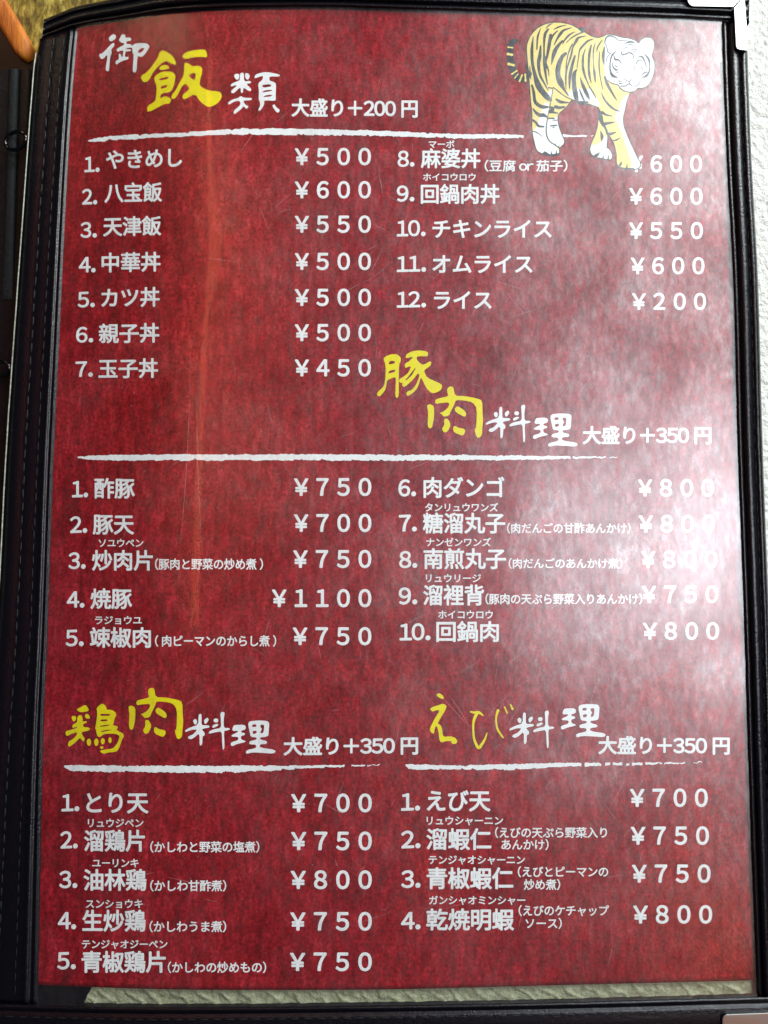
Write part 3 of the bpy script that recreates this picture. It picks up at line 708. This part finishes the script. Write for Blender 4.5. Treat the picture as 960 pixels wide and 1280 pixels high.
brush([[[(135,180),(160,150),(230,122),(300,122),(345,160),(345,210),(325,240),(320,440),(322,620),(300,655),(278,620),(285,480),(285,390),(200,425),(180,440),(165,540),(130,590),(90,632),(60,615),(65,580),(145,505),(160,420),(165,300),(155,220)],
  [(200,225),(220,200),(270,205),(278,230),(205,248)], [(195,340),(215,318),(278,305),(275,335),(200,355)]],
 [[(403,155),(415,120),(480,88),(560,75),(670,90),(672,150),(600,145),(535,150),(540,195),(600,250),(640,240),(690,208),(712,215),(705,260),(630,310),(625,330),(660,405),(800,465),(843,490),(835,545),(790,575),(720,595),(655,535),(600,420),(585,400),(550,520),(500,580),(430,628),(410,600),(420,570),(480,550),(530,490),(575,370),(550,350),(500,420),(390,520),(360,500),(365,465),(345,465),(324,450),(326,425),(390,385),(440,340),(470,270),(440,270),(405,290),(392,265),(400,230),(450,205),(500,150),(410,172)],
  [(400,430),(440,385),(525,275),(520,300),(480,375),(410,438)]]], 465, 430, 9.6, M_yellow, 'yellow brush written character 豚')
NIKU = [[[(205,230),(260,210),(380,185),(362,120),(365,80),(400,52),(445,60),(465,180),(600,182),(770,215),(830,245),(835,440),(842,500),(830,620),(828,690),(800,735),(755,735),(725,620),(750,610),(760,350),(705,265),(590,240),(475,235),(460,290),(410,385),(385,445),(310,458),(290,420),(255,412),(330,380),(385,320),(390,265),(280,275),(205,288)]],
 [[(92,300),(140,290),(188,320),(190,440),(165,590),(138,618),(100,590),(110,400)]], [[(460,355),(495,312),(590,370),(620,420),(600,465),(480,400)]],
 [[(322,485),(370,482),(412,560),(370,655),(322,672),(290,620),(325,570)]], [[(440,600),(465,575),(510,605),(595,620),(605,660),(570,715),(450,665)]]]
brush(NIKU, 525, 478, 10.667, M_yellow, 'yellow brush written character 肉 in the middle heading')
NIKU3 = [[[(110+(x-92)*.978, y+50) for x, y in l] for l in ls] for ls in NIKU]
brush(NIKU3, 150, 850, 10.667, M_yellow, 'yellow brush written character 肉 in the lower left heading')
RYO = [[[(128,125),(150,108),(168,125),(165,155),(150,165),(135,150)]], [[(232,120),(265,95),(278,120),(250,158),(235,150)]],
 [[(180,70),(200,60),(210,75),(208,165),(230,170),(280,170),(285,190),(230,200),(210,210),(240,240),(235,270),(218,270),(215,350),(190,365),(190,240),(140,285),(110,302),(78,290),(90,270),(130,255),(170,210),(120,210),(55,235),(55,215),(100,190),(180,165)]],
 [[(320,115),(345,103),(368,115),(360,145),(325,140)]], [[(308,180),(320,165),(355,155),(370,165),(345,185),(315,195)]],
 [[(385,55),(405,43),(427,50),(415,120),(418,195),(470,195),(475,210),(440,220),(418,222),(425,380),(408,405),(402,320),(398,225),(340,235),(275,250),(280,225),(330,205),(392,195),(390,120)]]]
RI = [[[(518,185),(530,168),(620,165),(640,185),(632,212),(595,222),(595,238),(632,245),(628,262),(592,272),(595,305),(635,318),(632,330),(560,345),(510,368),(495,355),(500,330),(565,312),(570,280),(505,278),(505,262),(565,235),(560,222),(525,225),(510,215)]],
 [[(660,160),(670,135),(750,125),(840,130),(858,150),(855,200),(850,270),(820,280),(770,285),(775,305),(838,320),(835,345),(770,350),(768,380),(920,402),(905,438),(800,430),(700,425),(640,440),(640,405),(735,385),(735,352),(670,350),(672,320),(740,305),(738,285),(685,280),(675,240),(665,190)],
  [(695,165),(735,160),(738,185),(700,190)], [(700,225),(740,220),(740,245),(705,255)], [(775,165),(812,165),(805,240),(775,250),(778,225),(790,205),(775,190)]]]
for (g, dx, dy, wh) in ((RYO, 0, 0, '料 in the middle heading'), (RI, 0, 0, '理 in the middle heading'), (RYO, -375.9, 384, '料 in the lower left heading'), (RI, -377.8, 383.8, '理 in the lower left heading'),
                    (RYO, 29.5, 382.3, '料 in the lower right heading'), (RI, 35, 363.2, '理 in the lower right heading')):
    brush(g, 600+dx, 500+dy, 7.5, M_white, 'white brush written character '+wh)
def oval(cx, cy, rx, ry): return [[(cx+rx*math.cos(2*math.pi*k/12), cy+ry*math.sin(2*math.pi*k/12)) for k in range(12)]]
brush([[[(235,150),(300,120),(370,80),(420,150),(410,180),(330,195),(265,185)]], [[(365,235),(385,215),(425,235),(440,290),(410,295),(365,280)]], [[(158,270),(180,250),(225,255),(232,290),(210,335),(180,325)]],
 [[(250,260),(280,238),(315,245),(328,300),(325,335),(380,328),(398,345),(350,370),(330,380),(340,420),(420,422),(440,445),(420,470),(345,485),(310,500),(325,545),(360,590),(345,635),(320,620),(285,575),(230,640),(130,715),(105,690),(120,630),(180,600),(240,540),(245,490),(150,525),(95,555),(70,525),(75,480),(170,455),(240,430),(250,410),(190,430),(172,420),(180,380),(245,350)]],
 [[(535,140),(560,105),(620,65),(660,85),(688,130),(680,155),(760,160),(810,185),(835,235),(805,290),(790,370),(775,387),(850,405),(855,435),(830,457),(880,490),(930,510),(948,555),(920,600),(890,690),(850,780),(780,795),(700,800),(650,820),(600,800),(590,770),(640,760),(780,740),(820,700),(860,640),(885,550),(830,520),(720,515),(640,525),(595,565),(560,565),(540,530),(530,470),(515,430),(530,360),(545,250),(545,180)],
  [(590,230),(610,218),(742,222),(738,248),(600,252)], [(592,312),(625,302),(708,305),(700,328),(600,335)], [(585,400),(680,384),(755,382),(700,402),(600,414)], [(595,485),(650,465),(790,454),(700,477),(610,492)]],
 oval(422,645,33,55), oval(533,645,33,57), oval(630,630,30,48), oval(738,615,25,45), oval(615,725,25,20)], 76, 874, 12, M_yellow, 'yellow brush written character 鶏')
brush([[[(122,65),(150,50),(185,70),(202,105),(180,110),(140,90)]],
 [[(58,205),(100,185),(150,170),(190,155),(225,175),(220,210),(160,310),(135,355),(165,370),(180,400),(190,490),(260,482),(310,495),(335,530),(325,555),(290,562),(272,545),(275,530),(220,530),(180,545),(155,530),(145,430),(125,375),(108,400),(100,458),(75,450),(58,420),(70,380),(110,300),(160,225),(130,220),(80,238)]]], 530, 860, 8, M_yellow, 'yellow brush written character え')
brush([], 530, 860, 8, M_yellow, 'thin yellow brush written character び', strokes=[
 [(465,237,14),(500,245,22),(550,245,28),(590,275,12)], [(530,250,34),(500,320,26),(492,400,20),(500,500,22),(525,570,28),(550,597,30),(580,560,26),(610,510,20),(630,450,10)],
 [(740,225,28),(722,290,18),(725,370,18),(745,430,20),(790,495,16)], [(805,190,14),(832,250,16)], [(865,165,12),(885,210,24)]])

# ---------------------------------------------------------------- the printed tiger
tg = Ink()
body = [(658.5,55),(662,46),(668,38),(677,31.5),(686,28.5),(697,27.5),(708,29),(716,31.5),(722,35),(728,38),(735,42.5),(742,46),(748,47),(753,45.5),(757,43.5),(763,42.4),(770,44.5),(778.3,46.7),(786.7,47.5),(795,50.8),(798.3,54.2),(800.8,50),(806.7,46.3),(813.3,46.7),(817.5,50.8),(818.3,56.7),(816.7,63.3),(815,70),(818.3,77.5),(818.8,85),(816.7,95),(812.5,104),(807.5,109),(801.7,110.4),(797.5,110),(795,113.3),(788.5,115.5),(787.2,117.8),(784,125.3),(781.6,137.5),(779.2,147),(779.7,156.3),(782.5,164.7),(788,177.9),(793.8,190),(796.6,196.6),(800.3,202),(800.8,207.9),(795.7,211.6),(788.2,211.6),(778.8,210),(772.2,208.3),(770.3,202),(770.3,191.9),(767.5,179.7),(762.8,171.3),(759.5,167),(760,171.3),(758.6,183.5),(762.8,187.2),(766,193.8),(764.7,199.4),(761,199.8),(753.4,198.4),(745,197),(739.4,193.8),(737,188),(738.4,180.6),(743,170),(746.4,160),(747.8,149.7),(748.3,137.5),(748.7,135),(742.2,132.3),(735.6,130),(730,130.8),(722.5,128.3),(715,124.2),(710,131.7),(703.3,138.3),(698,142.5),(697.5,151.7),(700,161.7),(703.3,170),(705.8,175),(705.4,180),(701.7,183.3),(699.4,186),(699.6,188.3),(699.2,193.3),(691.7,194.6),(683.3,194.2),(676.7,192),(671.7,189.6),(669.2,184.2),(666.3,172.5),(664.6,160),(665,141.7),(663.3,127.5),(662,108.3),(661.3,98),(659.2,77.3),(658,61.7)]
body = chaikin(body)
def layer(k): return INK+1.0e-5*k
tg.poly([body], 0, layer(1))
closed = body+[body[0], body[1]]
tg.stroke([(x, y, 1.25) for x, y in closed], 2, layer(2.6))
# tail
tail = [(644.8,51,5.5),(640,53.5,8),(637.8,61.7,8),(637.8,72,8.5),(639.4,82.5,8.5),(643.5,92,8.5),(649.8,97.8,8.5),(656,98,8.5),(661,92.5,8)]
tg.stroke(tail, 2, layer(1.2))
for (a, b, w) in (((635.2,59),(640.5,59.6),2.2), ((635,67.5),(640,68.5),3.6), ((636,80),(642,81.5),3.8), ((640,92.5),(646,88.5),2.4), ((643.5,97.5),(647.5,92.5),1.6), ((649.5,101.5),(652.5,94),2.4), ((657,101),(656.5,93),2.6)):
    tg.stroke([(*a, w), ((a[0]+b[0])/2, (a[1]+b[1])/2, w*.7), (*b, w*.9)], 0, layer(1.4))
def W_(pts): tg.poly([chaikin(pts)], 1, layer(1.7))
W_([(691,111),(683.5,116.5),(686.5,121.5),(688,127.5)])
W_([(708,117),(714,113),(721,111),(730,111),(739,111),(744,119),(749,127),(750,134),(742,131.3),(735,127.5),(722,126.5),(715,123.2)])
W_([(680.8,127.5),(686.7,129),(684.6,146.7),(683,162.5),(685.8,175),(693.3,181),(698.6,187),(698.4,192.6),(683,193.4),(677,191.2),(672.3,188.8),(669.8,184),(667,172.5),(665.6,164),(671.7,158),(673.3,150),(677.5,137.5)])
W_([(685.6,149),(697,145),(697,151.7),(699.4,161.7),(702.8,170),(705,175),(704.8,179.6),(699.2,184.2),(694.2,181.2),(686.7,175.4),(683.8,166),(683.8,154)])
W_([(745,41),(757,44.4),(763,43.2),(778,47.4),(786,48.3),(794.5,51.4),(798.6,55.4),(801.2,50.8),(806.8,47.2),(813,47.5),(816.7,51.2),(817.5,56.7),(816,63),(814.2,70),(817.5,77.5),(818,85),(816,94.6),(812,103.2),(807,108.2),(801.7,109.6),(797,109.4),(794.6,112.6),(788,114.7),(780,113),(775,108),(768,104.5),(760,101),(756,93),(755,80),(756,66),(754,56)][1:])
W_([(786,118),(783.4,125.3),(780.8,137.5),(778.4,147),(778.9,156.3),(781.8,164.7),(787.4,177.9),(793,190),(796,197),(799.6,202.4),(800,207.4),(795.4,210.8),(790,210.8),(787,196),(780,176),(774,158),(768,146),(772,138),(776,128),(781,120)])
W_([(739.2,181),(745,181),(752,177),(757.5,168.5),(759.2,172),(758,184),(762.2,187.8),(765.2,193.8),(764,198.6),(761,199),(753.4,197.6),(745,196.2),(740,193.2),(737.8,188)])
def Z(ox, oy, sc, strokes, wf=1.2):
    for s in strokes:
        LAY[0] += 1
        tg.stroke([(ox+x/sc, oy+y/sc, w*wf/sc) for x, y, w in s], 2, layer(2)+(LAY[0] % 90)*6e-8)
Z(630, 20, 9.6, [[(350,250,8),(335,400,30),(340,560,30),(370,700,35),(410,830,60),(470,920,55),(520,975,55),(560,1010,30)],
 [(440,150,6),(405,250,20),(395,400,12)], [(440,360,15),(430,480,35),(415,560,35),(430,700,25),(480,800,18),(530,890,8)],
 [(530,160,20),(490,230,28),(480,400,15),(485,560,30),(500,700,22),(520,820,10)], [(560,230,30),(545,330,35),(520,470,25),(490,560,40),(530,640,15),(540,720,8)],
 [(580,90,6),(540,110,14),(500,150,6)], [(740,110,6),(660,130,16),(600,160,8)], [(640,180,12),(590,230,18),(570,290,6)],
 [(810,140,8),(720,170,22),(680,210,30),(640,270,20),(600,350,8)], [(700,300,20),(640,370,35),(600,450,40),(570,580,8)],
 [(740,450,30),(690,500,40),(650,620,50),(650,720,50),(680,800,60),(720,880,25),(770,950,12)],
 [(820,340,14),(790,400,14),(760,500,10),(745,640,14),(740,760,14),(745,880,6)], [(850,190,6),(780,230,20),(720,300,14),(705,340,6)], [(960,190,12),(880,220,14),(800,270,12),(750,320,6)],
 [(310,600,8),(315,700,14),(325,760,6)], [(270,600,20),(285,640,24),(290,700,14)]])
Z(690, 20, 9.6, [[(400,240,8),(320,260,20),(290,300,30),(250,380,14),(230,470,20),(190,600,14),(170,700,14),(170,820,8)],
 [(500,275,6),(430,300,20),(360,370,22),(330,420,14),(315,520,10),(300,620,8)], [(275,480,20),(240,600,30),(215,730,30),(210,870,10)],
 [(300,640,12),(265,700,40),(265,830,45),(285,950,50),(300,1020,30)], [(400,400,8),(375,480,18),(370,600,25),(390,700,22),(420,780,14),(445,840,8)],
 [(470,350,14),(450,450,25),(440,600,20),(450,720,22),(470,800,8)], [(520,320,6),(500,400,14),(495,500,10),(500,600,10),(510,690,25),(520,790,10)],
 [(600,290,8),(550,370,16),(535,430,6)], [(570,430,8),(565,600,14),(580,740,10),(610,880,8)], [(630,370,10),(615,480,30),(625,580,10)],
 [(635,730,20),(665,820,30),(720,920,22),(775,1010,10)], [(340,740,8),(370,830,30),(420,940,35),(450,1000,10)], [(450,850,14),(500,930,14),(530,990,6)], [(330,880,10),(360,960,20),(400,1040,8)], [(330,150,30),(370,165,50),(400,185,16)]])
Z(730, 100, 10.66, [[(230,170,8),(280,270,22),(350,350,25),(420,400,20),(475,415,10)], [(240,430,30),(300,465,22),(375,480,8)], [(265,590,40),(320,575,30),(415,560,8)],
 [(320,720,35),(370,715,30),(425,695,10)], [(380,810,8),(430,800,18),(480,770,8)], [(205,400,20),(218,480,50),(240,570,40),(285,640,25),(310,710,26)], [(220,680,8),(240,750,35),(230,820,6)],
 [(130,1010,10),(165,1005,36),(205,970,10)], [(250,1045,18),(265,1005,6)], [(320,1060,18),(328,1000,6)], [(465,1150,20),(490,1120,26),(500,1085,6)], [(570,1170,20),(575,1125,6)], [(470,1165,10),(560,1180,18),(660,1180,14)], [(270,905,6),(310,905,8)]])
Z(650, 100, 12, [[(180,80,25),(205,180,35),(225,320,40),(290,385,45),(350,405,45),(415,405,26)], [(195,430,15),(240,490,35),(300,530,45),(350,525,46),(405,555,20)], [(190,600,30),(240,640,28),(280,690,30),(355,700,20)],
 [(545,290,26),(600,325,40),(660,335,30),(735,340,12)], [(530,400,40),(590,415,40),(660,405,25)], [(440,400,10),(490,430,50),(455,480,40)], [(470,480,30),(560,495,18)], [(430,575,18),(510,575,18)], [(490,602,10),(560,602,10)], [(460,688,16),(550,680,16)], [(490,715,8),(505,705,10),(520,722,6)],
 [(860,325,20),(910,340,45),(960,345,50),(1010,335,30)], [(495,130,10),(460,330,10),(430,480,10),(405,620,12),(393,750,14),(405,850,14),(450,925,14),(520,970,14),(590,1020,14)], [(500,110,14),(600,190,14),(700,260,12),(780,290,12)], [(430,115,18),(490,125,14)],
 [(190,770,12),(260,790,12),(335,850,5)], [(330,1112,10),(375,1095,34),(440,1125,26),(540,1120,26),(590,1100,14)], [(370,1100,20),(372,1065,4)], [(472,1110,18),(475,1070,4)], [(545,1110,22),(548,1055,4)], [(535,980,8),(540,940,4)], [(580,1010,10),(590,960,4)]])
Z(745, 30, 12, [[(130,280,12),(150,210,16),(190,180,20),(240,182,14),(300,212,12),(345,245,10),(480,245,5)], [(130,280,10),(160,340,10),(180,420,12),(225,440,8)], [(300,410,8),(240,470,20),(212,580,14),(215,700,20),(250,775,34),(320,800,12)], [(150,570,8),(170,500,10),(215,440,8)],
 [(170,840,10),(240,890,12),(330,915,14),(370,970,14),(440,1010,12),(520,1022,12),(600,1000,8)], [(440,290,10),(520,265,26),(580,285,12)], [(440,330,6),(500,310,10),(590,320,8)], [(390,400,8),(385,450,14),(440,452,16),(490,430,16),(530,440,16),(560,470,10),(560,520,8)], [(410,370,6),(460,350,12)], [(530,375,10),(605,380,12)], [(540,400,8),(610,420,8)],
 [(270,470,8),(285,530,22),(340,540,16),(380,590,10)], [(250,580,8),(255,640,14),(300,690,20),(335,680,8)], [(290,620,10),(310,640,14)], [(310,730,8),(325,720,14)], [(600,600,10),(635,545,14),(700,545,10)], [(630,500,8),(690,490,24),(730,560,18),(755,640,12)], [(720,440,6),(785,520,26),(805,600,14),(800,700,16),(760,775,30),(690,800,10)], [(680,650,12),(700,680,10)], [(680,770,8),(730,730,18),(770,720,10)],
 [(580,620,6),(585,730,10)], [(405,470,8),(405,550,6)], [(400,800,4),(490,860,10),(570,800,4)], [(497,860,8),(500,895,12)], [(370,930,12),(440,930,14),(500,898,12),(545,935,12)], [(590,940,8),(640,900,10),(670,840,6)], [(340,855,14),(390,860,6)], [(350,890,16),(410,900,6)]], 1.3)
tiger = tg.build('tiger_picture', [M_tyel, M_white, M_tblack], 'printed walking tiger with yellow and white coat and black stripes')
